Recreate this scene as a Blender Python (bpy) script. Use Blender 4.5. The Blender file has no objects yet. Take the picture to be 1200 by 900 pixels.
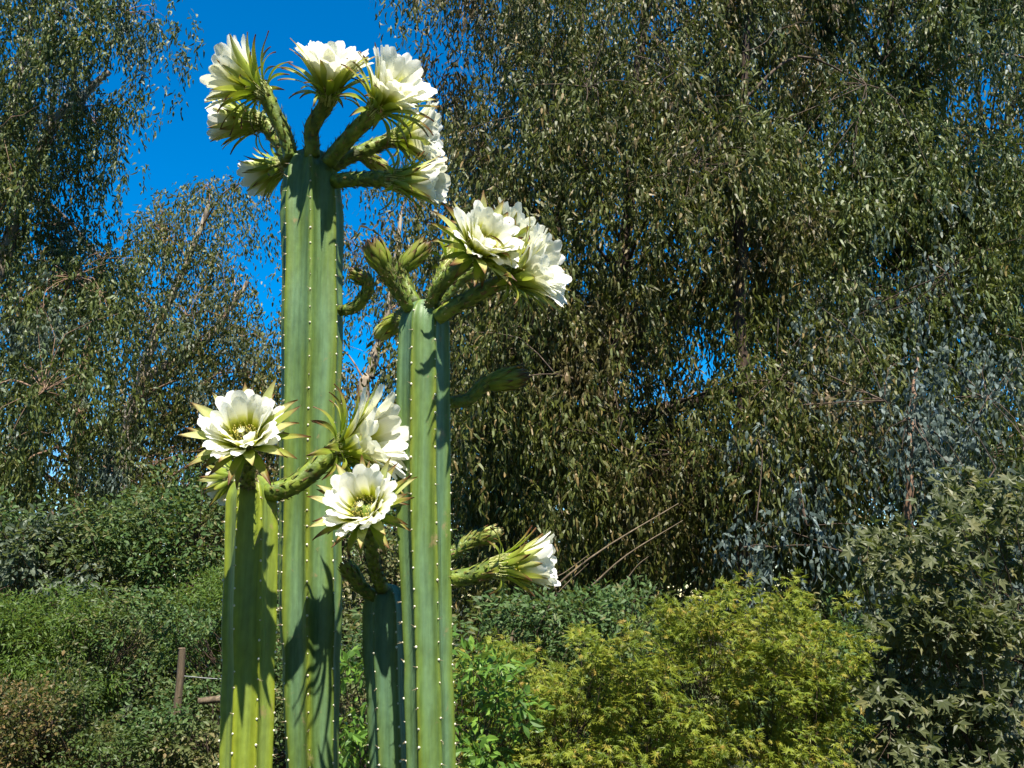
import bpy, math, random
import numpy as np
from mathutils import Vector, Matrix, Quaternion

random.seed(7)
rng = np.random.default_rng(11)
scene = bpy.context.scene
COL = scene.collection

# ------------------------------------------------------------------ camera, sky, sun, exposure
F = 1166.0                       # focal length in photograph pixels (1200 x 900)
PITCH = math.radians(12.0)
CAM = Vector((0, 0, 1.6))
cd = bpy.data.cameras.new('camera')
cd.sensor_width = 36.0
cd.lens = 36.0 * F / 1200.0
cd.clip_start = 0.05
cd.clip_end = 3000
cam = bpy.data.objects.new('camera', cd)
cam.location = CAM
cam.rotation_euler = (math.radians(90) + PITCH, 0, 0)
COL.objects.link(cam)
scene.camera = cam

SUN_EL, SUN_AZ = math.radians(62), math.radians(180 - 13)   # azimuth clockwise from +Y
world = bpy.data.worlds.new('World')
scene.world = world
world.use_nodes = True
wn, wl = world.node_tree.nodes, world.node_tree.links
wn.clear()
sky = wn.new('ShaderNodeTexSky')
sky.sky_type = 'NISHITA'
sky.sun_disc = False
sky.sun_elevation = SUN_EL
sky.sun_rotation = SUN_AZ
sky.altitude = 900
sky.air_density = 1.0
sky.dust_density = 0.0
sky.ozone_density = 2.2
hsv = wn.new('ShaderNodeHueSaturation')
hsv.inputs['Saturation'].default_value = 1.6
bg = wn.new('ShaderNodeBackground')
bg.inputs['Strength'].default_value = 0.09
wo = wn.new('ShaderNodeOutputWorld')
wl.new(sky.outputs[0], hsv.inputs['Color'])
wl.new(hsv.outputs[0], bg.inputs['Color'])
wl.new(bg.outputs[0], wo.inputs['Surface'])

sd = bpy.data.lights.new('sun', 'SUN')
sd.energy = 5.0
sd.angle = math.radians(0.53)
sd.color = (1.0, 0.94, 0.82)
sun = bpy.data.objects.new('sun', sd)
SUN_DIR = Vector((math.cos(SUN_EL) * math.sin(SUN_AZ), math.cos(SUN_EL) * math.cos(SUN_AZ), math.sin(SUN_EL)))
sun.rotation_euler = SUN_DIR.to_track_quat('Z', 'Y').to_euler()
sun.location = (6, -8, 14)
COL.objects.link(sun)

vs = scene.view_settings
vs.view_transform = 'Standard'
vs.look = 'None'
vs.exposure = 1.2
vs.gamma = 1.0
vs.use_curve_mapping = False

# ------------------------------------------------------------------ helpers
CP, SP = math.cos(PITCH), math.sin(PITCH)


def P(px, py, Y):
    """photograph pixel + world depth Y -> world point"""
    u, v = (px - 600) / F, (450 - py) / F
    d = Vector((u, CP - v * SP, SP + v * CP))
    return CAM + d * (Y / d.y)


def Pn(px, py, Y):
    px, py, Y = np.asarray(px, float), np.asarray(py, float), np.asarray(Y, float)
    u, v = (px - 600) / F, (450 - py) / F
    dy = CP - v * SP
    return np.stack([u * Y / dy, Y, 1.6 + (SP + v * CP) * Y / dy], -1)


def to_px(p):
    q = np.asarray(p, float) - np.array([0, 0, 1.6])
    fw = q[:, 1] * CP + q[:, 2] * SP
    up = -q[:, 1] * SP + q[:, 2] * CP
    return 600 + F * q[:, 0] / fw, 450 - F * up / fw


def px_size(px, Y, py=450):
    """metres covered by px photograph pixels at that place"""
    v = (450 - py) / F
    return px / F * Y / (CP - v * SP)


def tag(o, label=None, cat=None, group=None, kind=None):
    if label: o['label'] = label
    if cat: o['category'] = cat
    if group: o['group'] = group
    if kind: o['kind'] = kind
    return o


def empty(name, loc, label, cat, group=None):
    o = bpy.data.objects.new(name, None)
    o.location = loc
    o.empty_display_size = 0.1
    COL.objects.link(o)
    return tag(o, label, cat, group)


def link(name, me, parent=None, mat=None):
    o = bpy.data.objects.new(name, me)
    COL.objects.link(o)
    if parent is not None:
        o.parent = parent
    if mat is not None and len(me.materials) == 0:
        me.materials.append(mat)
    return o


def np_mesh(name, V, T, mat=None, smooth=False, attrs=None, quads=None):
    """V (n,3); T (m,3) triangles; quads (k,4); attrs: dict name -> (domain, values)"""
    me = bpy.data.meshes.new(name)
    V = np.ascontiguousarray(V, dtype=np.float32)
    T = np.zeros((0, 3), np.int32) if T is None else np.ascontiguousarray(T, dtype=np.int32)
    Q = np.zeros((0, 4), np.int32) if quads is None else np.ascontiguousarray(quads, dtype=np.int32)
    nl = T.size + Q.size
    npoly = len(T) + len(Q)
    me.vertices.add(len(V))
    me.vertices.foreach_set('co', V.ravel())
    me.loops.add(nl)
    me.loops.foreach_set('vertex_index', np.concatenate([T.ravel(), Q.ravel()]))
    me.polygons.add(npoly)
    starts = np.concatenate([np.arange(len(T)) * 3, T.size + np.arange(len(Q)) * 4]).astype(np.int32)
    me.polygons.foreach_set('loop_start', starts)
    me.polygons.foreach_set('use_smooth', np.full(npoly, smooth, dtype=bool))
    if attrs:
        for k, (dom, vals) in attrs.items():
            a = me.attributes.new(k, 'FLOAT', dom)
            a.data.foreach_set('value', np.ascontiguousarray(vals, dtype=np.float32))
    me.update()
    me.validate()
    if mat is not None:
        me.materials.append(mat)
    return me


class Tubes:
    """collects tapered tubes into one mesh"""
    def __init__(self):
        self.V, self.Q, self.n = [], [], 0

    def add(self, pts, radii, sides=5):
        pts = np.asarray(pts, float)
        radii = np.asarray(radii, float)
        k = len(pts)
        tan = np.gradient(pts, axis=0)
        tan /= np.linalg.norm(tan, axis=1, keepdims=True) + 1e-9
        ref = np.where(np.abs(tan[:, 2:3]) > 0.9, np.array([[1.0, 0, 0]]), np.array([[0, 0, 1.0]]))
        if np.abs(tan[:, 2]).mean() > 0.6:
            ref = np.tile(np.array([[1.0, 0.1, 0]]), (k, 1))
        a = np.cross(tan, ref); a /= np.linalg.norm(a, axis=1, keepdims=True) + 1e-9
        b = np.cross(tan, a)
        ang = np.arange(sides) * 2 * math.pi / sides
        ring = pts[:, None] + radii[:, None, None] * (np.cos(ang)[None, :, None] * a[:, None] + np.sin(ang)[None, :, None] * b[:, None])
        self.V.append(ring.reshape(-1, 3))
        i = np.arange(k - 1)[:, None] * sides
        j = np.arange(sides)[None, :]
        j2 = (j + 1) % sides
        q = np.stack([i + j, i + j2, i + sides + j2, i + sides + j], -1).reshape(-1, 4)
        self.Q.append(q + self.n)
        self.n += k * sides

    def mesh(self, name, mat, off=(0, 0, 0)):
        V = np.concatenate(self.V) - np.array(off)
        return np_mesh(name, V, None, mat, True, quads=np.concatenate(self.Q))


def curve_pts(ctrl, n=12):
    """smooth polyline through control points (Catmull-Rom)"""
    c = [np.asarray(p, float) for p in ctrl]
    c = [2 * c[0] - c[1]] + c + [2 * c[-1] - c[-2]]
    out = []
    segs = len(c) - 3
    per = max(2, n // segs)
    for i in range(segs):
        p0, p1, p2, p3 = c[i:i + 4]
        for t in np.linspace(0, 1, per, endpoint=False):
            out.append(0.5 * ((2 * p1) + (-p0 + p2) * t + (2 * p0 - 5 * p1 + 4 * p2 - p3) * t * t + (-p0 + 3 * p1 - 3 * p2 + p3) * t ** 3))
    out.append(c[-2])
    return np.array(out)


# ------------------------------------------------------------------ materials
def new_mat(name):
    m = bpy.data.materials.new(name)
    m.use_nodes = True
    nt = m.node_tree
    nt.nodes.clear()
    out = nt.nodes.new('ShaderNodeOutputMaterial')
    return m, nt, nt.nodes, nt.links, out


def ramp(nodes, stops, interp='LINEAR'):
    r = nodes.new('ShaderNodeValToRGB')
    r.color_ramp.interpolation = interp
    el = r.color_ramp.elements
    while len(el) < len(stops):
        el.new(0.5)
    for e, (p, c) in zip(el, stops):
        e.position = p
        e.color = (*c, 1)
    return r


def noise(nodes, links, scale, detail=3, coord='Object', vec_scale=None, rough=0.5):
    tc = nodes.new('ShaderNodeTexCoord')
    n = nodes.new('ShaderNodeTexNoise')
    n.inputs['Scale'].default_value = scale
    n.inputs['Detail'].default_value = detail
    n.inputs['Roughness'].default_value = rough
    if vec_scale:
        mp = nodes.new('ShaderNodeMapping')
        mp.inputs['Scale'].default_value = vec_scale
        links.new(tc.outputs[coord], mp.inputs['Vector'])
        links.new(mp.outputs[0], n.inputs['Vector'])
    else:
        links.new(tc.outputs[coord], n.inputs['Vector'])
    return n


def math_node(nodes, links, op, a, b=None):
    m = nodes.new('ShaderNodeMath')
    m.operation = op
    for i, v in enumerate((a, b)):
        if v is None: continue
        if isinstance(v, (int, float)): m.inputs[i].default_value = v
        else: links.new(v, m.inputs[i])
    return m.outputs[0]


def mix_col(nodes, links, fac, a, b, mode='MIX'):
    m = nodes.new('ShaderNodeMix')
    m.data_type = 'RGBA'
    m.blend_type = mode
    for sock, v in ((m.inputs[0], fac), (m.inputs[6], a), (m.inputs[7], b)):
        if isinstance(v, (int, float)): sock.default_value = v
        elif isinstance(v, tuple): sock.default_value = (*v, 1)
        else: links.new(v, sock)
    return m.outputs[2]


def leaf_mat(name, stops, patch=None, patch_scale=0.7, rough=0.5, spec=0.32, trans=0.12, tcol=(0.5, 0.62, 0.08), patch_lo=0.5, patch_hi=0.62):
    """leaf colour picked per leaf from 'stops'; 'patch' is a second list used in soft world-space patches"""
    m, nt, N, L, out = new_mat(name)
    at = N.new('ShaderNodeAttribute'); at.attribute_name = 'rnd'
    r1 = ramp(N, stops)
    L.new(at.outputs['Fac'], r1.inputs[0])
    col = r1.outputs[0]
    if patch:
        r2 = ramp(N, patch)
        L.new(at.outputs['Fac'], r2.inputs[0])
        geo = N.new('ShaderNodeNewGeometry')
        nz = N.new('ShaderNodeTexNoise')
        nz.inputs['Scale'].default_value = patch_scale
        nz.inputs['Detail'].default_value = 2
        L.new(geo.outputs['Position'], nz.inputs['Vector'])
        rr = ramp(N, [(patch_lo, (0, 0, 0)), (patch_hi, (1, 1, 1))])
        L.new(nz.outputs[0], rr.inputs[0])
        col = mix_col(N, L, rr.outputs[0], col, r2.outputs[0])
    b = N.new('ShaderNodeBsdfPrincipled')
    L.new(col, b.inputs['Base Color'])
    b.inputs['Roughness'].default_value = rough
    b.inputs['Specular IOR Level'].default_value = spec
    t = N.new('ShaderNodeBsdfTranslucent')
    tc = mix_col(N, L, 0.45, col, tcol)
    L.new(tc, t.inputs['Color'])
    mx = N.new('ShaderNodeMixShader')
    mx.inputs[0].default_value = trans
    L.new(b.outputs[0], mx.inputs[1])
    L.new(t.outputs[0], mx.inputs[2])
    L.new(mx.outputs[0], out.inputs['Surface'])
    return m


def bark_mat(name, c1, c2, c3, scale=6):
    m, nt, N, L, out = new_mat(name)
    n = noise(N, L, scale, 5, 'Object', (1.4, 1.4, 0.25), 0.6)
    r = ramp(N, [(0.3, c1), (0.52, c2), (0.7, c3)])
    L.new(n.outputs[0], r.inputs[0])
    b = N.new('ShaderNodeBsdfPrincipled')
    L.new(r.outputs[0], b.inputs['Base Color'])
    b.inputs['Roughness'].default_value = 0.85
    bp = N.new('ShaderNodeBump'); bp.inputs['Strength'].default_value = 0.6; bp.inputs['Distance'].default_value = 0.02
    L.new(n.outputs[0], bp.inputs['Height'])
    L.new(bp.outputs[0], b.inputs['Normal'])
    L.new(b.outputs[0], out.inputs['Surface'])
    return m


def plain_mat(name, stops, scale, rough=0.7, bump=0.0, coord='Object'):
    m, nt, N, L, out = new_mat(name)
    n = noise(N, L, scale, 5, coord)
    r = ramp(N, stops)
    L.new(n.outputs[0], r.inputs[0])
    b = N.new('ShaderNodeBsdfPrincipled')
    L.new(r.outputs[0], b.inputs['Base Color'])
    b.inputs['Roughness'].default_value = rough
    if bump:
        bp = N.new('ShaderNodeBump'); bp.inputs['Strength'].default_value = bump; bp.inputs['Distance'].default_value = 0.01
        L.new(n.outputs[0], bp.inputs['Height']); L.new(bp.outputs[0], b.inputs['Normal'])
    L.new(b.outputs[0], out.inputs['Surface'])
    return m


def stem_mat(name, green, teal, yellow, scar):
    """waxy cactus skin: green crests, blue bloom in streaks, corky scars; 'crest' attribute 1 on the rib, 0 in the groove"""
    m, nt, N, L, out = new_mat(name)
    streak = noise(N, L, 16, 4, 'Object', (1.6, 1.6, 0.16), 0.6)
    big = noise(N, L, 3.2, 3, 'Object', (1.5, 1.5, 0.7))
    at = N.new('ShaderNodeAttribute'); at.attribute_name = 'crest'
    f = math_node(N, L, 'ADD', math_node(N, L, 'MULTIPLY', streak.outputs[0], 0.75), math_node(N, L, 'MULTIPLY', big.outputs[0], 0.65))
    f = math_node(N, L, 'SUBTRACT', f, math_node(N, L, 'MULTIPLY', math_node(N, L, 'POWER', at.outputs['Fac'], 2.5), 0.26))
    r = ramp(N, [(0.42, yellow), (0.60, green), (0.80, teal)])
    L.new(f, r.inputs[0])
    fine = noise(N, L, 90, 4, 'Object', (1, 1, 0.5))
    rf = ramp(N, [(0.3, (0.82, 0.82, 0.82)), (0.7, (1.12, 1.12, 1.12))])
    L.new(fine.outputs[0], rf.inputs[0])
    col = mix_col(N, L, 1.0, r.outputs[0], rf.outputs[0], 'MULTIPLY')
    vs_ = noise(N, L, 75, 3, 'Object', (1.3, 1.3, 0.05), 0.6)
    rv = ramp(N, [(0.34, (0.74, 0.78, 0.72)), (0.5, (1.0, 1.0, 1.0)), (0.68, (1.14, 1.12, 1.16))])
    L.new(vs_.outputs[0], rv.inputs[0])
    col = mix_col(N, L, 1.0, col, rv.outputs[0], 'MULTIPLY')
    sc = noise(N, L, 26, 5, 'Object', (1, 1, 0.8), 0.65)
    rs = ramp(N, [(0.62, (0, 0, 0)), (0.70, (1, 1, 1))])
    L.new(sc.outputs[0], rs.inputs[0])
    col = mix_col(N, L, math_node(N, L, 'MULTIPLY', rs.outputs[0], 0.9), col, scar)
    b = N.new('ShaderNodeBsdfPrincipled')
    L.new(col, b.inputs['Base Color'])
    b.inputs['Roughness'].default_value = 0.5
    b.inputs['Specular IOR Level'].default_value = 0.35
    bp = N.new('ShaderNodeBump'); bp.inputs['Strength'].default_value = 0.25; bp.inputs['Distance'].default_value = 0.004
    L.new(sc.outputs[0], bp.inputs['Height'])
    L.new(bp.outputs[0], b.inputs['Normal'])
    L.new(b.outputs[0], out.inputs['Surface'])
    return m


def petal_mat(name, stops, trans, tmul, rough=0.5, streak=0.12):
    """colour along the petal's length ('along' attribute 0 base .. 1 tip), fine veins across ('across')"""
    m, nt, N, L, out = new_mat(name)
    at = N.new('ShaderNodeAttribute'); at.attribute_name = 'along'
    ac = N.new('ShaderNodeAttribute'); ac.attribute_name = 'across'
    oi = N.new('ShaderNodeObjectInfo')
    jit = math_node(N, L, 'MULTIPLY', math_node(N, L, 'SUBTRACT', oi.outputs['Random'], 0.5), 0.16)
    edge = math_node(N, L, 'MULTIPLY', math_node(N, L, 'POWER', math_node(N, L, 'ABSOLUTE', ac.outputs['Fac']), 3.0), 0.10)
    f = math_node(N, L, 'ADD', math_node(N, L, 'ADD', at.outputs['Fac'], jit), edge)
    r = ramp(N, stops)
    L.new(f, r.inputs[0])
    w = math_node(N, L, 'SINE', math_node(N, L, 'MULTIPLY', ac.outputs['Fac'], 26.0))
    w = math_node(N, L, 'ADD', math_node(N, L, 'MULTIPLY', w, streak * 0.5), 1.0 - streak * 0.5)
    cc = N.new('ShaderNodeCombineColor')
    for i in range(3): L.new(w, cc.inputs[i])
    col = mix_col(N, L, 1.0, r.outputs[0], cc.outputs[0], 'MULTIPLY')
    b = N.new('ShaderNodeBsdfPrincipled')
    L.new(col, b.inputs['Base Color'])
    b.inputs['Roughness'].default_value = rough
    b.inputs['Specular IOR Level'].default_value = 0.3
    t = N.new('ShaderNodeBsdfTranslucent')
    L.new(mix_col(N, L, 1.0, col, tmul, 'MULTIPLY'), t.inputs['Color'])
    mx = N.new('ShaderNodeMixShader'); mx.inputs[0].default_value = trans
    L.new(b.outputs[0], mx.inputs[1]); L.new(t.outputs[0], mx.inputs[2])
    L.new(mx.outputs[0], out.inputs['Surface'])
    return m


M = {}
M['stem_green'] = stem_mat('cactus_skin_green', (0.106, 0.174, 0.036), (0.116, 0.205, 0.098), (0.138, 0.178, 0.015), (0.24, 0.20, 0.09))
M['stem_lime'] = stem_mat('cactus_skin_lime', (0.195, 0.25, 0.022), (0.17, 0.235, 0.048), (0.21, 0.24, 0.012), (0.26, 0.22, 0.08))
M['stem_teal'] = stem_mat('cactus_skin_teal', (0.095, 0.165, 0.055), (0.10, 0.19, 0.11), (0.115, 0.16, 0.025), (0.24, 0.21, 0.11))
M['areole'] = plain_mat('areole_felt', [(0.35, (0.6, 0.56, 0.40)), (0.6, (0.82, 0.80, 0.66))], 120, 0.9)
M['spine'] = plain_mat('spine_horn', [(0.3, (0.18, 0.12, 0.06)), (0.7, (0.42, 0.34, 0.2))], 60, 0.6)
M['petal'] = petal_mat('petal_white', [(0.0, (0.20, 0.26, 0.01)), (0.28, (0.38, 0.42, 0.02)), (0.44, (0.66, 0.68, 0.18)), (0.58, (0.88, 0.88, 0.72)), (0.7, (0.90, 0.90, 0.85)), (1.0, (0.90, 0.90, 0.86))], 0.40, (1.0, 1.0, 0.80), streak=0.03)
M['sepal_pale'] = petal_mat('sepal_pale', [(0.0, (0.30, 0.40, 0.04)), (0.35, (0.44, 0.52, 0.09)), (0.7, (0.58, 0.62, 0.25)), (0.9, (0.48, 0.42, 0.16)), (1.0, (0.24, 0.13, 0.05))], 0.38, (0.95, 1.0, 0.45))
M['sepal'] = petal_mat('sepal_green', [(0.0, (0.20, 0.30, 0.03)), (0.4, (0.32, 0.40, 0.05)), (0.72, (0.30, 0.30, 0.055)), (0.88, (0.19, 0.10, 0.035)), (1.0, (0.10, 0.04, 0.018))], 0.36, (0.95, 1.0, 0.4))
M['bud_sepal'] = petal_mat('sepal_bud', [(0.0, (0.14, 0.22, 0.025)), (0.45, (0.26, 0.32, 0.04)), (0.72, (0.24, 0.25, 0.04)), (0.88, (0.14, 0.08, 0.03)), (1.0, (0.09, 0.04, 0.018))], 0.22, (0.9, 1.0, 0.4))
M['tube'] = plain_mat('flower_tube_skin', [(0.32, (0.06, 0.07, 0.02)), (0.45, (0.08, 0.13, 0.014)), (0.58, (0.15, 0.21, 0.018)), (0.7, (0.22, 0.26, 0.03))], 45, 0.55, 0.5)
M['tube_scale'] = plain_mat('tube_scale', [(0.3, (0.10, 0.16, 0.02)), (0.52, (0.19, 0.22, 0.03)), (0.62, (0.17, 0.11, 0.035)), (0.75, (0.10, 0.05, 0.02))], 60, 0.7)
M['hair'] = plain_mat('tube_hair', [(0.3, (0.12, 0.08, 0.045)), (0.7, (0.34, 0.28, 0.18))], 80, 0.9)
M['filament'] = plain_mat('filament', [(0.3, (0.55, 0.58, 0.18)), (0.7, (0.68, 0.70, 0.34))], 60, 0.6)
M['anther'] = plain_mat('anther', [(0.3, (0.62, 0.50, 0.10)), (0.7, (0.76, 0.66, 0.22))], 200, 0.8)
M['stigma'] = plain_mat('stigma', [(0.3, (0.68, 0.70, 0.45)), (0.7, (0.8, 0.8, 0.6))], 90, 0.6)
M['wool'] = plain_mat('apex_wool', [(0.3, (0.25, 0.2, 0.12)), (0.7, (0.55, 0.5, 0.38))], 90, 0.95, 0.8)

M['bark_pale'] = bark_mat('bark_pale', (0.16, 0.12, 0.085), (0.34, 0.28, 0.21), (0.46, 0.40, 0.32))
M['bark_red'] = bark_mat('bark_red', (0.10, 0.055, 0.032), (0.22, 0.13, 0.08), (0.36, 0.25, 0.17))
M['bark_dark'] = bark_mat('bark_dark', (0.018, 0.011, 0.007), (0.045, 0.026, 0.016), (0.105, 0.062, 0.038), 13)
M['twig'] = bark_mat('twig_bark', (0.035, 0.022, 0.014), (0.08, 0.052, 0.034), (0.17, 0.125, 0.09), 12)
M['deadwood'] = bark_mat('dead_wood', (0.08, 0.055, 0.032), (0.15, 0.11, 0.065), (0.24, 0.18, 0.12), 12)

EUC = [(0.0, (0.027, 0.035, 0.004)), (0.3, (0.055, 0.065, 0.010)), (0.6, (0.091, 0.101, 0.013)), (0.80, (0.088, 0.113, 0.034)), (0.93, (0.140, 0.104, 0.032)), (1.0, (0.220, 0.153, 0.058))]
EUC_GREEN = [(0.0, (0.024, 0.036, 0.006)), (0.35, (0.049, 0.067, 0.011)), (0.62, (0.097, 0.109, 0.012)), (0.8, (0.075, 0.109, 0.030)), (0.93, (0.112, 0.153, 0.059)), (1.0, (0.157, 0.113, 0.031))]
GLAUC = [(0.0, (0.035, 0.052, 0.036)), (0.4, (0.062, 0.088, 0.070)), (0.8, (0.095, 0.13, 0.115)), (0.97, (0.13, 0.17, 0.16)), (1.0, (0.24, 0.31, 0.33))]  # glaucous leaf colours; palest stop paints light blue glints into the leaf colour
BROWN = [(0.0, (0.044, 0.032, 0.012)), (0.4, (0.102, 0.067, 0.029)), (0.75, (0.076, 0.073, 0.020)), (1.0, (0.204, 0.134, 0.076))]
M['euc_a'] = leaf_mat('eucalyptus_leaf_olive', EUC, BROWN, 0.55, patch_lo=0.52, patch_hi=0.66)
M['euc_b'] = leaf_mat('eucalyptus_leaf_green', EUC_GREEN, GLAUC, 0.9, patch_lo=0.57, patch_hi=0.68)
M['euc_c'] = leaf_mat('eucalyptus_leaf_far', EUC, GLAUC, 0.4, patch_lo=0.55, patch_hi=0.7)
M['glauc'] = leaf_mat('eucalyptus_leaf_juvenile', GLAUC, rough=0.55, spec=0.3, trans=0.12, tcol=(0.3, 0.4, 0.3))
M['maple'] = leaf_mat('maple_leaf', [(0.0, (0.07, 0.11, 0.012)), (0.5, (0.15, 0.195, 0.02)), (0.85, (0.23, 0.26, 0.03)), (1.0, (0.27, 0.19, 0.04))], [(0.0, (0.11, 0.13, 0.018)), (0.5, (0.20, 0.185, 0.03)), (1.0, (0.29, 0.2, 0.05))], 2.2, 0.5, 0.3, 0.3, (0.75, 0.8, 0.08), 0.58, 0.72)
M['plane'] = leaf_mat('plane_leaf', [(0.0, (0.038, 0.048, 0.015)), (0.5, (0.071, 0.084, 0.030)), (0.9, (0.105, 0.116, 0.050)), (1.0, (0.151, 0.129, 0.034))], None, rough=0.5, spec=0.4, trans=0.22)
M['glossy'] = leaf_mat('glossy_leaf', [(0.0, (0.05, 0.11, 0.018)), (0.6, (0.09, 0.19, 0.025)), (1.0, (0.17, 0.29, 0.04))], None, rough=0.42, spec=0.4, trans=0.3)
M['ivy'] = leaf_mat('hedge_leaf', [(0.0, (0.028, 0.057, 0.015)), (0.5, (0.051, 0.099, 0.026)), (0.9, (0.078, 0.138, 0.039)), (1.0, (0.133, 0.129, 0.046))], [(0.0, (0.06, 0.075, 0.02)), (0.6, (0.11, 0.125, 0.045)), (1.0, (0.2, 0.15, 0.07))], 0.9, 0.55, 0.3, 0.2)
M['fine'] = leaf_mat('fine_leaf', [(0.0, (0.035, 0.070, 0.010)), (0.5, (0.066, 0.119, 0.014)), (1.0, (0.101, 0.156, 0.024))], None, trans=0.3)
M['dry'] = leaf_mat('dry_leaf', [(0.0, (0.035, 0.05, 0.014)), (0.5, (0.07, 0.075, 0.02)), (0.8, (0.14, 0.095, 0.035)), (1.0, (0.22, 0.14, 0.06))], [(0.0, (0.03, 0.055, 0.012)), (1.0, (0.07, 0.11, 0.022))], 1.4, trans=0.2)
M['grey_green'] = leaf_mat('grey_green_leaf', [(0.0, (0.045, 0.064, 0.038)), (0.6, (0.075, 0.101, 0.064)), (1.0, (0.112, 0.135, 0.090))], None, trans=0.2)
M['wood_post'] = bark_mat('weathered_post', (0.045, 0.032, 0.02), (0.11, 0.078, 0.045), (0.19, 0.145, 0.09), 30)
M['wire'] = plain_mat('fence_wire', [(0.3, (0.12, 0.13, 0.13)), (0.7, (0.25, 0.26, 0.26))], 50, 0.5)


def ground_material():
    m, nt, N, L, out = new_mat('ground_soil')
    a = noise(N, L, 0.35, 6, 'Object'); b2 = noise(N, L, 9, 6, 'Object')
    r = ramp(N, [(0.35, (0.024, 0.034, 0.010)), (0.5, (0.036, 0.042, 0.014)), (0.68, (0.06, 0.052, 0.028))])
    L.new(a.outputs[0], r.inputs[0])
    r2 = ramp(N, [(0.3, (0.55, 0.55, 0.55)), (0.7, (1.1, 1.1, 1.1))])
    L.new(b2.outputs[0], r2.inputs[0])
    col = mix_col(N, L, 1.0, r.outputs[0], r2.outputs[0], 'MULTIPLY')
    b = N.new('ShaderNodeBsdfPrincipled'); b.inputs['Roughness'].default_value = 0.95
    L.new(col, b.inputs['Base Color'])
    bp = N.new('ShaderNodeBump'); bp.inputs['Strength'].default_value = 0.7; bp.inputs['Distance'].default_value = 0.05
    L.new(b2.outputs[0], bp.inputs['Height']); L.new(bp.outputs[0], b.inputs['Normal'])
    L.new(b.outputs[0], out.inputs['Surface'])
    return m


# ------------------------------------------------------------------ ground
gn = 81
gx = np.concatenate([np.linspace(-600, -40, 12), np.linspace(-36, 36, gn), np.linspace(40, 600, 12)])
gy = np.concatenate([np.linspace(-300, -12, 8), np.linspace(-10, 45, gn), np.linspace(50, 900, 12)])
GX, GY = np.meshgrid(gx, gy)
GZ = 0.0 * GX
nx, ny = len(gx), len(gy)
ii = (np.arange(ny - 1)[:, None] * nx + np.arange(nx - 1)[None, :]).ravel()
gm = np_mesh('ground', np.stack([GX, GY, GZ], -1).reshape(-1, 3), None, ground_material(), True, quads=np.stack([ii, ii + 1, ii + nx + 1, ii + nx], -1))
tag(link('ground', gm), kind='structure')

# ------------------------------------------------------------------ foliage machinery
# leaf templates: X width, Y length (0..1), Z fold; triangles
EUC_V = np.array([(0, 0, 0), (-.5, .30, .10), (.5, .32, .10), (-.30, .68, .02), (.52, .66, .02), (.42, 1.0, -.12)], float)
EUC_T = np.array([(0, 2, 1), (1, 2, 4), (1, 4, 3), (3, 4, 5)])
OVAL_V = np.array([(0, 0, 0), (-.5, .42, .10), (0, .45, -.02), (.5, .42, .10), (0, 1, -.10), (-.34, .75, .05), (.34, .75, .05)], float)
OVAL_T = np.array([(0, 2, 1), (0, 3, 2), (1, 2, 5), (2, 3, 6), (2, 4, 5), (2, 6, 4)])


def palmate(tips, valleys, zt=-0.1):
    """lobed leaf: alternating tip / valley directions (degrees from +Y) about a petiole point"""
    V = [(0, 0.12, 0.0)]
    for k, (a, r) in enumerate(tips):
        V.append((math.sin(math.radians(a)) * r, 0.12 + math.cos(math.radians(a)) * r, zt * r * r))
        if k < len(valleys):
            a2, r2 = valleys[k]
            V.append((math.sin(math.radians(a2)) * r2, 0.12 + math.cos(math.radians(a2)) * r2, 0.05))
    V.append((0, 0.0, 0.02))
    n = len(V)
    T = [(0, i + 1, i) for i in range(1, n - 1)] + [(0, 1, n - 1)]
    return np.array(V, float), np.array(T)


MAP_V, MAP_T = palmate([(-118, .48), (-68, .72), (-32, .82), (0, .88), (32, .82), (68, .72), (118, .48)],
                       [(-92, .24), (-50, .26), (-16, .30), (16, .30), (50, .26), (92, .24)])
PLA_V, PLA_T = palmate([(-112, .52), (-55, .80), (0, .88), (55, .80), (112, .52)],
                       [(-82, .33), (-27, .40), (27, .40), (82, .33)], -0.16)
TEMPL = {'euc': (EUC_V, EUC_T), 'oval': (OVAL_V, OVAL_T), 'maple': (MAP_V, MAP_T), 'plane': (PLA_V, PLA_T)}


def norm(a):
    return a / (np.linalg.norm(a, axis=-1, keepdims=True) + 1e-9)


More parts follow.
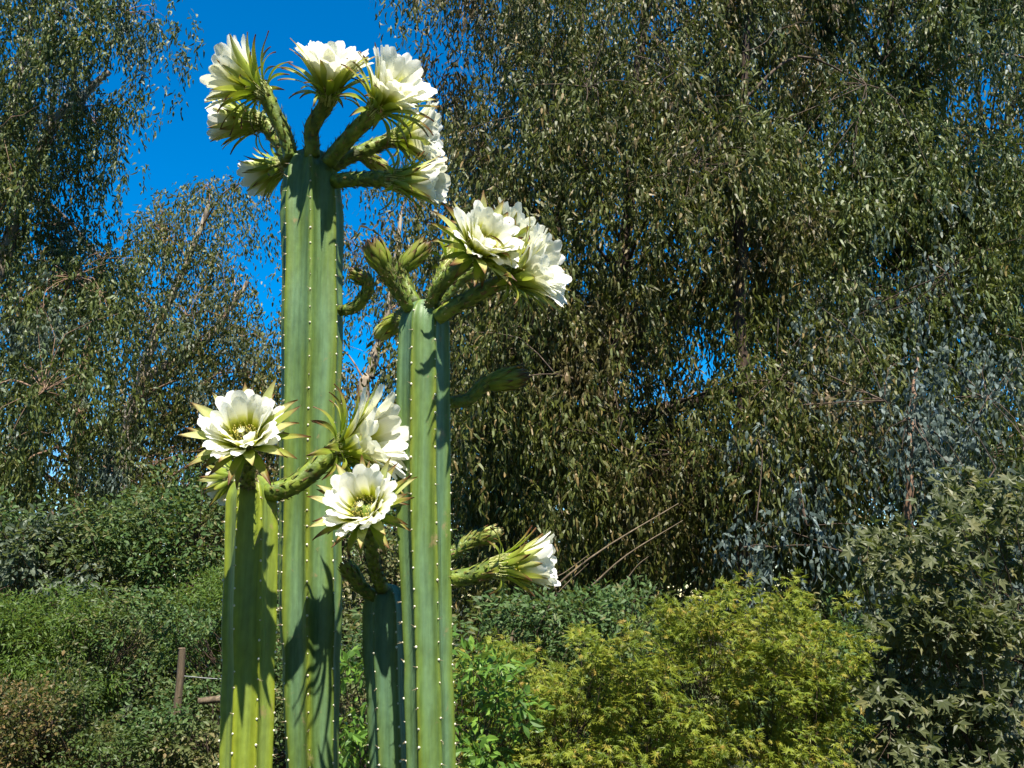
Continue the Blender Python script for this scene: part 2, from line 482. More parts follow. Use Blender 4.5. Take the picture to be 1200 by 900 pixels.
def place_leaves(tree, templ, pos, ydir, nrm, length, width, mat, base, single=0, part='foliage', single_window=None):
    """pos, ydir (leaf axis), nrm (approx normal): (N,3). 'single' nearest in-frame leaves become objects of their own"""
    V, T = TEMPL[templ]
    Nn = len(pos)
    y = norm(ydir)
    x = norm(np.cross(y, nrm))
    z = np.cross(x, y)
    rnd = rng.random(Nn)
    length = np.broadcast_to(np.asarray(length, float), (Nn,)).copy()
    width = np.broadcast_to(np.asarray(width, float), (Nn,)).copy()
    keep = np.ones(Nn, bool)
    if single:
        px, py = to_px(pos)
        ok = (px > 5) & (px < 1195) & (py > 5) & (py < 895)
        if single_window is not None:
            x0, y0, x1, y1 = single_window
            ok &= (px > x0) & (px < x1) & (py > y0) & (py < y1)
        score = np.where(ok, pos[:, 1] - length * np.abs(z[:, 1]) * 4 + rng.random(Nn) * 0.25, 1e9)
        idx = np.argsort(score)[:single]
        idx = idx[score[idx] < 1e8]
        keep[idx] = False
        meshes = []
        for k in range(8):
            me = np_mesh('leaf', V, T, mat, False, {'rnd': ('FACE', np.full(len(T), (k + 0.5) / 8))})
            meshes.append(me)
        b = np.array(base)
        for i in idx:
            o = bpy.data.objects.new('leaf', meshes[int(rnd[i] * 7.99)])
            COL.objects.link(o)
            o.parent = tree
            m4 = Matrix.Identity(4)
            for r in range(3):
                m4[r][0] = x[i, r] * width[i]
                m4[r][1] = y[i, r] * length[i]
                m4[r][2] = z[i, r] * length[i]
                m4[r][3] = pos[i, r] - b[r]
            o.matrix_basis = m4
    p, x, y, z, le, wi, rn = pos[keep], x[keep], y[keep], z[keep], length[keep], width[keep], rnd[keep]
    W = (p[:, None] + V[None, :, 0:1] * (x * wi[:, None])[:, None] + V[None, :, 1:2] * (y * le[:, None])[:, None] + V[None, :, 2:3] * (z * le[:, None])[:, None])
    n = len(p)
    tri = (T[None] + (np.arange(n) * len(V))[:, None, None]).reshape(-1, 3)
    me = np_mesh(part, W.reshape(-1, 3) - np.array(base), tri, mat, False, {'rnd': ('FACE', np.repeat(rn, len(T)))})
    o = link(part, me, tree)
    tag(o, kind='stuff')
    return o


def in_poly(px, py, poly):
    inside = np.zeros(len(px), bool)
    n = len(poly)
    for i in range(n):
        x1, y1 = poly[i]; x2, y2 = poly[(i + 1) % n]
        c = ((y1 > py) != (y2 > py)) & (px < (x2 - x1) * (py - y1) / (y2 - y1 + 1e-9) + x1)
        inside ^= c
    return inside


def sample_region(poly, Y0, Y1, n, holes=(), lump=0.0, per_lump=8):
    """points spread through the volume seen through a photograph outline between two depths"""
    if lump:
        k = max(4, n // per_lump)
        sup = sample_region(poly, Y0, Y1, k, holes)
        return sup[rng.integers(0, k, n)] + rng.normal(0, lump, (n, 3)) * np.array([1, 0.8, 0.8])
    xs = [p[0] for p in poly]; ys = [p[1] for p in poly]
    px, py = np.zeros(0), np.zeros(0)
    while len(px) < n:
        a = rng.uniform(min(xs), max(xs), n * 2); b = rng.uniform(min(ys), max(ys), n * 2)
        ok = in_poly(a, b, poly)
        for hx, hy, rx, ry in holes:
            ok &= ((a - hx) / rx) ** 2 + ((b - hy) / ry) ** 2 > rng.uniform(0.75, 1.1, len(a))
        px = np.concatenate([px, a[ok]]); py = np.concatenate([py, b[ok]])
    px, py = px[:n], py[:n]
    return Pn(px, py, rng.uniform(Y0, Y1, n))


def trunk_tube(ctrl, r0, r1, mat, tree, base, n=28, name='trunk', wob=0.05):
    pts = curve_pts(ctrl, n)
    pts[1:-1] += rng.normal(0, wob * r0 * 3, (len(pts) - 2, 3)) * np.array([1, 1, 0.2])
    rad = np.linspace(r0, r1, len(pts)) * (1 + rng.normal(0, 0.05, len(pts)))
    rad[0] *= 1.35
    tb = Tubes(); tb.add(pts, rad, 9)
    link(name, tb.mesh(name, mat, base), tree)
    return pts


def eucalyptus(label, trunk_ctrls, clumps, mat, bark, r0=0.16, strands=7, per=16, slen=0.75, spread=0.35, leaf=(0.14, 0.026), single=0, limb_n=22, group='eucalyptus trees behind the cactus', droop=0.92, bare=6, single_window=None, jit=0.036, limb_r=1.0):
    base = Vector(trunk_ctrls[0][0]); base.z = 0
    b = np.array(base)
    tree = empty('eucalyptus_tree', base, label, 'tree', group)
    allp = []
    for k, tc in enumerate(trunk_ctrls):
        tc = [np.array(p, float) for p in tc]
        if k == 0:
            tc[0][2] = -0.1
        allp.append(trunk_tube(tc, r0 * (1 if k == 0 else 0.7), r0 * 0.3, bark, tree, base, 30, 'trunk' if k == 0 else 'limb'))
    tp = np.concatenate(allp)
    # limbs from the trunk to a few nodes, twigs from the nodes to each spray
    tb = Tubes()
    nc = len(clumps)
    nodes = clumps[rng.choice(nc, min(limb_n, nc), replace=False)]
    for nd in nodes:
        h = np.linalg.norm((tp - nd) * np.array([1, 1, 0.6]), axis=1) + np.maximum(0, tp[:, 2] - nd[2] + 0.4) * 3
        s = tp[np.argmin(h)]
        d = np.linalg.norm(nd - s)
        mid = s * 0.5 + nd * 0.5 + np.array([0, 0, 0.18 * d]) + rng.normal(0, 0.06 * d, 3)
        pts = curve_pts([s, mid, nd], 9)
        r = (0.010 + 0.009 * d) * limb_r
        tb.add(pts, np.linspace(r, r * 0.35, len(pts)), 5)
    for c in clumps:
        dd = np.linalg.norm(nodes - c, axis=1)
        s = nodes[np.argmin(dd)]
        d = dd.min()
        if d < 0.05 or d > 1.6: continue
        mid = s * 0.5 + c * 0.5 + np.array([0, 0, 0.12 * d]) + rng.normal(0, 0.08 * d, 3)
        pts = curve_pts([s, mid, c], 5)
        tb.add(pts, np.linspace(0.007, 0.003, len(pts)), 4)
    # bare crooked twigs sticking out of the leaves
    for _ in range(bare):
        c = clumps[np.argsort(clumps[:, 1])[rng.integers(0, max(2, nc // 4))]] + np.array([0, -0.3, 0])
        d0 = norm(rng.normal(0, 1, 3) * np.array([1, .4, .6]))
        pts = [c]
        for k in range(6):
            d0 = norm(d0 + rng.normal(0, 0.35, 3) * np.array([1, .5, 1]))
            pts.append(pts[-1] + d0 * 0.16)
        tb.add(pts, np.linspace(0.007, 0.002, len(pts)), 4)
    tag(link('branches', tb.mesh('branches', M['twig'] if bark is not M['bark_pale'] else M['bark_red'], base), tree), kind='stuff')
    # sprays: hanging strands of sickle leaves
    S = nc * strands
    c = np.repeat(clumps, strands, 0)
    out = norm(rng.normal(0, 1, (S, 3)) * np.array([1, 1, 0.45]))
    start = c + rng.normal(0, spread * 0.45, (S, 3))
    ln = slen * rng.uniform(0.55, 1.35, S)
    t = (np.arange(per) + 0.5) / per
    tt = t[None, :, None]
    pos = start[:, None] + out[:, None] * (ln[:, None, None] * tt * (1 - 0.45 * tt)) * 0.62 + np.array([0, 0, -1.0]) * (ln[:, None, None] * droop * tt ** 1.6)
    pos = pos + rng.normal(0, jit, pos.shape)
    tang = out[:, None] * (1 - tt) + np.array([0, 0, -1.0]) * (0.35 + 1.4 * tt)
    yd = norm(tang) + rng.normal(0, 0.46, pos.shape) + np.array([0, 0, -0.65])
    nr = rng.normal(0, 1, pos.shape) * np.array([1, 1, 0.45]) + np.array([0.1, -0.35, 0.15])
    pos, yd, nr = pos.reshape(-1, 3), yd.reshape(-1, 3), nr.reshape(-1, 3)
    sel = rng.random(len(pos)) > 0.08
    pos, yd, nr = pos[sel], yd[sel], nr[sel]
    L = leaf[0] * rng.uniform(0.6, 1.3, len(pos))
    W = leaf[1] * rng.uniform(0.7, 1.3, len(pos)) * np.where(rng.random(len(pos)) < .5, 1, -1)
    place_leaves(tree, 'euc', pos, yd, nr, L, W, mat, b, single, 'foliage', single_window)
    return tree


def shrub(name, label, base, clumps, mat, templ, leaf, per, spread, cat='shrub', up=0.6, single=0, stem_r=0.03, group=None, limb_n=10, bark=None, stems=3, up_jit=0.55, window=None, front=0.3):
    """leafy plant: stems from the ground, twigs to leaf clumps, leaves turned up and out"""
    base = Vector((base[0], base[1], 0)); b = np.array(base)
    pl = empty(name, base, label, cat, group)
    bark = bark or M['bark_dark']
    tb = Tubes()
    nc = len(clumps)
    nodes = clumps[rng.choice(nc, min(limb_n, nc), replace=False)]
    nodes = nodes.copy()
    cen = clumps.mean(0)
    nodes = nodes * 0.45 + np.array([0, 0.1, 0]) + np.stack([nodes[:, 0], np.full(len(nodes), cen[1]), np.full(len(nodes), b[2] + 0.3 * cen[2])], -1) * 0.55
    for k, nd in enumerate(nodes):
        s = b + np.array([rng.normal(0, 0.08), rng.normal(0, 0.08), -0.05])
        mid = s * 0.5 + nd * 0.5 + rng.normal(0, 0.06, 3) + np.array([0, 0, 0.1])
        pts = curve_pts([s, mid, nd], 9)
        tb.add(pts, np.linspace(stem_r, stem_r * 0.35, len(pts)), 6)
    link('stems', tb.mesh('stems', bark, base), pl)
    tb = Tubes()
    for c in clumps:
        dd = np.linalg.norm(nodes - c, axis=1); s = nodes[np.argmin(dd)]
        if dd.min() > 0.6: s = c + (s - c) * 0.5 / dd.min()
        mid = (s + c) / 2 + rng.normal(0, 0.12 * min(0.6, dd.min()) + 0.005, 3)
        pts = curve_pts([s, mid, c], 5)
        tb.add(pts, np.linspace(stem_r * 0.16, stem_r * 0.05 + 0.0008, len(pts)), 4)
    tag(link('twigs', tb.mesh('twigs', bark, base), pl), kind='stuff')
    Nn = nc * per
    c = np.repeat(clumps, per, 0)
    off = norm(rng.normal(0, 1, (Nn, 3))) * (rng.random((Nn, 1)) ** 0.5) * np.array([1, 1, 0.6]) * spread
    pos = c + off
    outw = norm(c - cen) * 0.5 + norm(off) * 0.8
    nr = np.array([0, 0, up]) + outw * 0.35 + np.array([0.12, -front, 0]) + rng.normal(0, up_jit, pos.shape)
    yd = outw + rng.normal(0, 0.5, pos.shape) + np.array([0, 0, -0.25])
    L = leaf[0] * rng.uniform(0.6, 1.25, Nn)
    W = L * leaf[1] * rng.uniform(0.85, 1.15, Nn)
    place_leaves(pl, templ, pos, yd, nr, L, W, mat, b, single, 'foliage', window)
    return pl


# ------------------------------------------------------------------ eucalyptus trees
def tk(*pts):
    return [np.array(P(*p)) for p in pts]


HOLES_R = [(800, 245, 26, 40), (930, 105, 22, 30), (1000, 420, 26, 45), (350, 320, 10, 30)]
# right, middle: the big one with the dark trunk
cl1 = sample_region([(545, -60), (515, 60), (535, 140), (570, 250), (560, 480), (550, 730), (910, 740), (935, 420), (910, 200), (930, -160), (600, -160)], 10.2, 12.6, 720, HOLES_R, 0.40, 10)
eucalyptus('big weeping olive eucalyptus with dark trunk and brown dead leaves', [tk((712, 950, 12), (712, 640, 12), (712, 480, 12), (735, 250, 12), (760, -60, 12))],
           cl1, M['euc_a'], M['bark_dark'], r0=0.17, single=300, strands=10, per=20, leaf=(0.125, 0.0235), slen=0.65, spread=0.42, bare=12)
cl2 = sample_region([(820, -160), (850, 150), (900, 300), (870, 560), (980, 640), (1240, 640), (1290, -160)], 10.8, 13.2, 580, HOLES_R, 0.40, 10)
eucalyptus('tall eucalyptus with blue-green hanging leaves and long dark bare trunk', [tk((874, 960, 10.75), (872, 600, 10.75), (870, 350, 10.75), (867, 180, 10.75), (884, -60, 10.75)), tk((872, 560, 10.75), (1000, 250, 12.8), (1060, -80, 13))],
           cl2, M['euc_b'], M['bark_dark'], r0=0.105, single=300, strands=10, per=20, leaf=(0.13, 0.026), slen=0.65, spread=0.42, bare=8)
cl3 = np.concatenate([sample_region([(880, 480), (860, 640), (900, 700), (960, 640), (950, 500)], 9.4, 10.4, 16), sample_region([(1030, 430), (1020, 600), (1100, 640), (1130, 480), (1090, 400)], 9.2, 10.3, 18),
                      sample_region([(1010, 600), (1010, 800), (1220, 800), (1230, 560), (1150, 560)], 8.6, 10, 24), sample_region([(930, 380), (960, 520), (1190, 520), (1190, 330), (1050, 300)], 10.0, 10.8, 22)])
eucalyptus('low eucalyptus regrowth with pale blue juvenile leaves and reddish trunk', [tk((1072, 960, 10.4), (1066, 620, 10.4), (1066, 540, 10.4), (1070, 470, 10.6), (1075, 420, 10.8))],
           cl3, M['glauc'], M['bark_red'], r0=0.06, strands=6, per=14, single=280, leaf=(0.095, 0.030), slen=0.5, spread=0.35, limb_n=10, bare=2, limb_r=0.35)
# behind them, closing the gaps
cl4 = sample_region([(490, 170), (450, 700), (760, 740), (1280, 740), (1300, -120), (640, -120)], 15, 19, 900, HOLES_R)
eucalyptus('eucalyptus standing deep in the shade behind the big olive one', [tk((640, 900, 17), (640, 500, 17), (660, 200, 17), (690, -50, 17)), tk((645, 480, 17), (900, 250, 17.5), (1000, -60, 17.5)), tk((645, 520, 17), (1000, 400, 17.5), (1160, 200, 17.5))],
           cl4, M['euc_a'], M['bark_dark'], r0=0.2, strands=8, per=15, slen=0.9, spread=0.6, leaf=(0.17, 0.045), limb_n=34, bare=0, jit=0.09)
# between the columns and above the tall one's shoulder
cl5 = sample_region([(385, 225), (330, 345), (300, 430), (300, 640), (520, 660), (540, 300), (470, 190)], 18, 21, 190, [(437, 240, 30, 26), (310, 320, 26, 45)])
eucalyptus('thin pale-trunked eucalyptus seen between the two tallest columns', [tk((420, 900, 19), (425, 480, 19), (434, 439, 19), (444, 403, 19), (456, 366, 19), (470, 250, 19))],
           cl5, M['euc_a'], M['bark_pale'], r0=0.13, strands=6, per=14, slen=0.9, spread=0.4, leaf=(0.14, 0.036), jit=0.07, limb_n=14, bare=3)
# left, far: the grey-olive crown beside the sky
cl6 = sample_region([(205, 225), (250, 205), (300, 215), (330, 250), (300, 275), (288, 300), (290, 360), (330, 380), (335, 600), (120, 620), (140, 330), (165, 240)], 18.5, 22, 330, [(270, 285, 18, 14), (205, 330, 12, 16)])
eucalyptus('loose grey-olive eucalyptus with pale leaning trunk beside the open sky', [tk((120, 900, 20), (150, 520, 20), (165, 445, 20), (185, 380, 20), (215, 318, 20), (245, 240, 20)), tk((165, 445, 20), (240, 400, 20.4), (290, 330, 20.6))],
           cl6, M['euc_c'], M['bark_pale'], r0=0.16, strands=7, per=15, slen=0.7, spread=0.45, leaf=(0.135, 0.034), jit=0.07, limb_n=24, bare=5)
# left, nearer
cl7 = sample_region([(-120, -160), (170, -160), (180, 20), (172, 95), (130, 115), (135, 170), (150, 215), (145, 330), (130, 500), (110, 640), (-140, 640)], 13.0, 16, 700, [(140, 90, 22, 18), (70, 150, 18, 16), (115, 440, 22, 24), (60, 560, 16, 20)], 0.3, 6)
eucalyptus('dark green eucalyptus with grey-white trunk left of the open sky', [tk((-60, 930, 14.4), (-35, 420, 14.4), (2, 180, 14.4), (22, 110, 14.4), (52, -70, 14.4)), tk((-35, 420, 14.6), (50, 170, 14.6), (100, 110, 14.7), (128, 84, 14.8))],
           cl7, M['euc_b'], M['bark_pale'], r0=0.15, strands=8, per=17, slen=0.6, spread=0.45, leaf=(0.12, 0.028), limb_n=30, bare=8)
cl8 = sample_region([(-140, 250), (120, 280), (150, 420), (330, 480), (330, 640), (-140, 660)], 20, 24, 330, [(115, 470, 26, 24), (205, 520, 18, 22), (95, 330, 12, 18)])
eucalyptus('eucalyptus with pinkish bark in shade behind the dark green one', [tk((80, 900, 22), (92, 520, 22), (97, 445, 22), (112, 360, 22), (128, 285, 22)), tk((92, 520, 22), (200, 440, 22), (260, 380, 22))],
           cl8, M['euc_a'], M['bark_red'], r0=0.17, strands=6, per=14, slen=1.0, spread=0.5, leaf=(0.16, 0.045), jit=0.08, limb_n=22, bare=0)

# ------------------------------------------------------------------ shrubs
def blob(cx, cy, rx, ry, Y, ry_m, n, shell=0.55):
    """clump points in a rounded volume: photograph centre and radii, depth, half-depth in metres"""
    c = np.array(P(cx, cy, Y)); a = px_size(rx, Y, cy); b = px_size(ry, Y, cy)
    ax = np.array([a, ry_m, b])
    k = max(5, n // 11)
    d = norm(rng.normal(0, 1, (k, 3)))
    sub_c = d * (shell + (1.12 - shell) * rng.random((k, 1)) ** 0.6) * 0.86
    p = sub_c[rng.integers(0, k, n)] + rng.normal(0, 0.115, (n, 3))
    p = c + p * ax
    p[:, 2] = np.maximum(p[:, 2], 0.06)
    return p


def bx(cx, cy, Y):
    p = P(cx, cy, Y)
    return (p.x, p.y)


def spread_px(poly, Y0, Y1, n, lump=0.12, per=8, z_min=0.06):
    p = sample_region(poly, Y0, Y1, n, (), lump, per)
    p[:, 2] = np.maximum(p[:, 2], z_min)
    return p


cat = np.concatenate
# the broad hedge-like thicket on the left
shrub('leafy_shrub', 'broad dark green leafy thicket below the left eucalyptus trees', bx(120, 700, 10.75),
      spread_px([(-80, 610), (30, 612), (90, 590), (150, 580), (200, 555), (260, 570), (330, 590), (400, 600), (490, 610), (500, 830), (-80, 830)], 9.6, 11.6, 1150, 0.20, 9),
      M['ivy'], 'oval', (0.062, 0.55), 40, 0.18, stem_r=0.04, limb_n=24, group='shrubs along the fence')
shrub('leafy_shrub', 'pale grey-green leafy shrub with blue sheen beside the dark thicket', bx(60, 640, 9.4),
      spread_px([(-60, 620), (60, 610), (120, 640), (100, 700), (-60, 690)], 9.2, 9.9, 70, 0.14, 6), M['grey_green'], 'oval', (0.075, 0.5), 30, 0.18, stem_r=0.03, group='shrubs along the fence')
shrub('feathery_shrub', 'bright green feathery shrub before the dark thicket', bx(40, 800, 8.2),
      spread_px([(-60, 712), (20, 700), (70, 705), (115, 745), (120, 800), (60, 830), (-60, 840)], 7.9, 8.7, 260, 0.12, 7), M['fine'], 'euc', (0.055, 0.20), 80, 0.15, stem_r=0.02, group='shrubs along the fence')
shrub('feathery_shrub', 'small bright green feathery shrub above the wooden fence post', bx(225, 760, 9.0),
      spread_px([(175, 700), (220, 680), (300, 690), (310, 770), (190, 770)], 8.7, 9.3, 130, 0.12, 7), M['fine'], 'euc', (0.055, 0.20), 70, 0.15, stem_r=0.02, group='shrubs along the fence')
shrub('drying_shrub', 'drying orange-brown shrub at the foot of the feathery one', bx(60, 880, 6.8),
      spread_px([(-60, 810), (20, 815), (60, 790), (110, 795), (140, 830), (130, 950), (-60, 950)], 6.5, 7.2, 420, 0.09, 7), M['dry'], 'oval', (0.034, 0.5), 36, 0.10, stem_r=0.015, group='shrubs along the fence')
shrub('leafy_shrub', 'dark green shrub crowding round the wooden fence post', bx(180, 850, 8.1),
      cat([spread_px([(95, 730), (160, 700), (330, 740), (420, 780), (420, 950), (100, 950)], 7.75, 8.9, 520, 0.12, 8), spread_px([(150, 830), (300, 845), (300, 950), (140, 950)], 7.0, 7.35, 110, 0.08, 8)]),
      M['ivy'], 'oval', (0.045, 0.5), 42, 0.14, stem_r=0.02, limb_n=14, group='shrubs along the fence')
# behind the columns and the maple
shrub('leafy_shrub', 'soft grey-green shrub between the maple and the eucalyptus trunks', bx(700, 780, 8.8),
      spread_px([(440, 740), (530, 715), (620, 705), (700, 690), (800, 690), (900, 715), (1030, 730), (1040, 880), (440, 880)], 8.2, 9.2, 620, 0.14, 8), M['ivy'], 'euc', (0.075, 0.3), 48, 0.18, stem_r=0.03, limb_n=18, group='shrubs under the eucalyptus trees')
shrub('glossy_shrub', 'glossy bright green broadleaf shrub right of the cactus clump', bx(560, 880, 4.6),
      spread_px([(530, 735), (550, 725), (560, 770), (600, 800), (618, 850), (610, 960), (520, 960)], 4.35, 4.9, 105, 0.05, 3), M['glossy'], 'oval', (0.060, 0.42), 10, 0.075, single=300, stem_r=0.010, group='shrubs by the cactus', up=0.8)
shrub('glossy_shrub', 'glossy bright green broadleaf shrub showing between the cactus columns', bx(412, 880, 4.4),
      spread_px([(400, 760), (425, 740), (450, 780), (450, 960), (390, 960)], 4.2, 4.6, 60, 0.05, 3), M['glossy'], 'oval', (0.058, 0.42), 10, 0.075, single=200, stem_r=0.010, group='shrubs by the cactus', up=0.8)
shrub('leafy_shrub', 'long dark thicket far behind the eucalyptus trunks', bx(600, 700, 24),
      spread_px([(-100, 570), (250, 590), (600, 570), (900, 590), (1300, 570), (1300, 730), (-100, 730)], 22.5, 25, 1000, 0.5, 8), M['ivy'], 'oval', (0.17, 0.6), 40, 0.55, stem_r=0.06, limb_n=30, group='shrubs under the eucalyptus trees')
# yellow-green maple
shrub('maple_tree', 'low yellow-green maple with small lobed leaves', bx(800, 880, 5.8),
      spread_px([(556, 790), (600, 760), (650, 748), (720, 765), (775, 750), (800, 720), (850, 695), (905, 690), (945, 705), (975, 740), (990, 800), (985, 960), (570, 960), (545, 860)], 5.3, 6.3, 800, 0.095, 7),
      M['maple'], 'maple', (0.044, 0.95), 24, 0.095, cat='tree', single=300, stem_r=0.011, limb_n=22, up=0.9, up_jit=0.38)
# grey-green sapling with big lobed leaves
shrub('plane_sapling', 'grey-green sapling with large five-lobed leaves beside the maple', bx(1115, 900, 6.2),
      spread_px([(1015, 640), (1050, 605), (1095, 612), (1130, 580), (1180, 590), (1230, 640), (1250, 960), (1000, 960), (1030, 800)], 5.85, 6.6, 330, 0.12, 3),
      M['plane'], 'plane', (0.074, 0.98), 15, 0.15, cat='tree', single=300, stem_r=0.016, limb_n=16, up=0.5, up_jit=0.36, front=0.7)

# ------------------------------------------------------------------ fence and fallen wood
def post(label, px, py, Y, h, r, lean=0.0):
    p = P(px, py, Y)
    t = Tubes()
    n = 9
    zz = np.linspace(-0.25, p.z, n)
    t.add([(p.x + lean * (z - p.z) + 0.006 * math.sin(7 * z), Y, z) for z in zz], [r * (1.05 - 0.1 * k / n + 0.05 * math.sin(2.3 * k)) for k in range(n)], 7)
    t.add([(p.x, Y, p.z - 0.002), (p.x, Y, p.z + 0.006), (p.x, Y, p.z + 0.008)], [r * 0.96, r * 0.8, 0.0005], 10)
    o = link('fence_post', t.mesh('fence_post', M['wood_post'], (p.x, Y, 0)))
    o.location = (p.x, Y, 0)
    tag(o, label, 'fence post', 'wooden fence posts')
    return p


fp = post('weathered brown wooden fence post rising out of the dark shrub', 213, 760, 7.5, 1.2, 0.029)
p2 = post('wooden fence post hidden behind the shortest cactus column', 300, 756, 7.6, 1.2, 0.034)
t = Tubes()
a, b = P(232, 822, 7.46), P(304, 819, 7.56)
t.add(curve_pts([a, (a + b) / 2 + Vector((0, 0, 0.012)), b], 8), [0.022, 0.026, 0.025, 0.027, 0.026, 0.026, 0.024, 0.025, 0.024][:len(curve_pts([a, (a + b) / 2, b], 8))], 8)
tag(link('fence_rail', t.mesh('fence_rail', M['wood_post'])), 'grey-brown wooden pole rail left of the shortest cactus', 'fence rail')
t = Tubes()
a, b = P(213, 792, 7.5), P(300, 794, 7.6)
t.add(curve_pts([a, (a + b) / 2 - Vector((0, 0, 0.015)), b], 10), np.full(len(curve_pts([a, (a + b) / 2, b], 10)), 0.0035), 5)
tag(link('fence_wire', t.mesh('fence_wire', M['wire'])), 'thin wire strung from the weathered wooden fence post', 'wire')

t = Tubes()
root = P(610, 720, 9.6)
e = empty('fallen_branch', (root.x, root.y, 0), 'bare dry branches leaning up out of the brush beside a dark trunk', 'branch')
for (q0, q1, q2, r) in [((605, 730, 9.6), (690, 655, 9.5), (795, 590, 9.6), .016), ((690, 690, 9.5), (735, 650, 9.4), (800, 610, 9.5), .012), ((640, 680, 9.5), (660, 672, 9.4), (690, 650, 9.5), .008),
                        ((720, 700, 9.5), (745, 665, 9.4), (760, 652, 9.4), .008), ((620, 760, 9.6), (650, 700, 9.5), (690, 660, 9.5), .010)]:
    A, B, Cc = P(*q0), P(*q1), P(*q2)
    pts = curve_pts([A, B, Cc], 9)
    t.add(pts, np.linspace(r, r * 0.3, len(pts)), 6)
g0 = P(605, 730, 9.6)
t.add(curve_pts([Vector((g0.x - .35, 9.6, -0.03)), Vector((g0.x - .2, 9.6, g0.z * .5)), g0], 6), np.linspace(0.022, 0.016, len(curve_pts([g0, g0, g0], 6))), 6)
link('bare_wood', t.mesh('bare_wood', M['deadwood'], e.location), e)

# ------------------------------------------------------------------ unseen leaf screen added behind the camera to cut sky light on the stems
def added_leaf_screen():
    cen = []
    for _ in range(2600):
        an = math.radians(rng.uniform(100, 260) + 0.0)
        r = rng.uniform(8.5, 12)
        cen.append((r * math.sin(an) * 1.15, r * math.cos(an), 0.4 + 12.5 * rng.random() ** 0.9))
    cen = np.array(cen)
    per = 26
    c = np.repeat(cen, per, 0)
    pos = c + rng.normal(0, 0.42, c.shape)
    pos[:, 2] = np.maximum(pos[:, 2], 0.1)
    V, T = TEMPL['euc']
    y = norm(rng.normal(0, .6, c.shape) + np.array([0, 0, -1.0])); x = norm(np.cross(y, rng.normal(0, 1, c.shape))); z = np.cross(x, y)
    W = pos[:, None] + V[None, :, 0:1] * (x * 0.08)[:, None] + V[None, :, 1:2] * (y * 0.26)[:, None] + V[None, :, 2:3] * (z * 0.26)[:, None]
    tri = (T[None] + (np.arange(len(pos)) * len(V))[:, None, None]).reshape(-1, 3)
    me = np_mesh('added_leaf_screen', W.reshape(-1, 3), tri, M['euc_b'], False, {'rnd': ('FACE', np.repeat(rng.random(len(pos)), len(T)))})
    tag(link('added_leaf_screen', me), 'added screen of leaves behind the camera, unseen, blocking low sky light', 'added_leaf_screen', kind='stuff')


added_leaf_screen()

# ------------------------------------------------------------------ cactus
def interp_keys(keys, x):
    xs = [k[0] for k in keys]
    return [float(np.interp(x, xs, [k[i] for k in keys])) for i in range(1, len(keys[0]))]


def swell(z, seed):
    return 1 + 0.018 * math.sin(z * 11 + seed * 1.7) + 0.010 * math.sin(z * 26 + seed) - 0.055 * math.exp(-((z - 1.42 - 0.03 * (seed % 3)) / 0.035) ** 2)


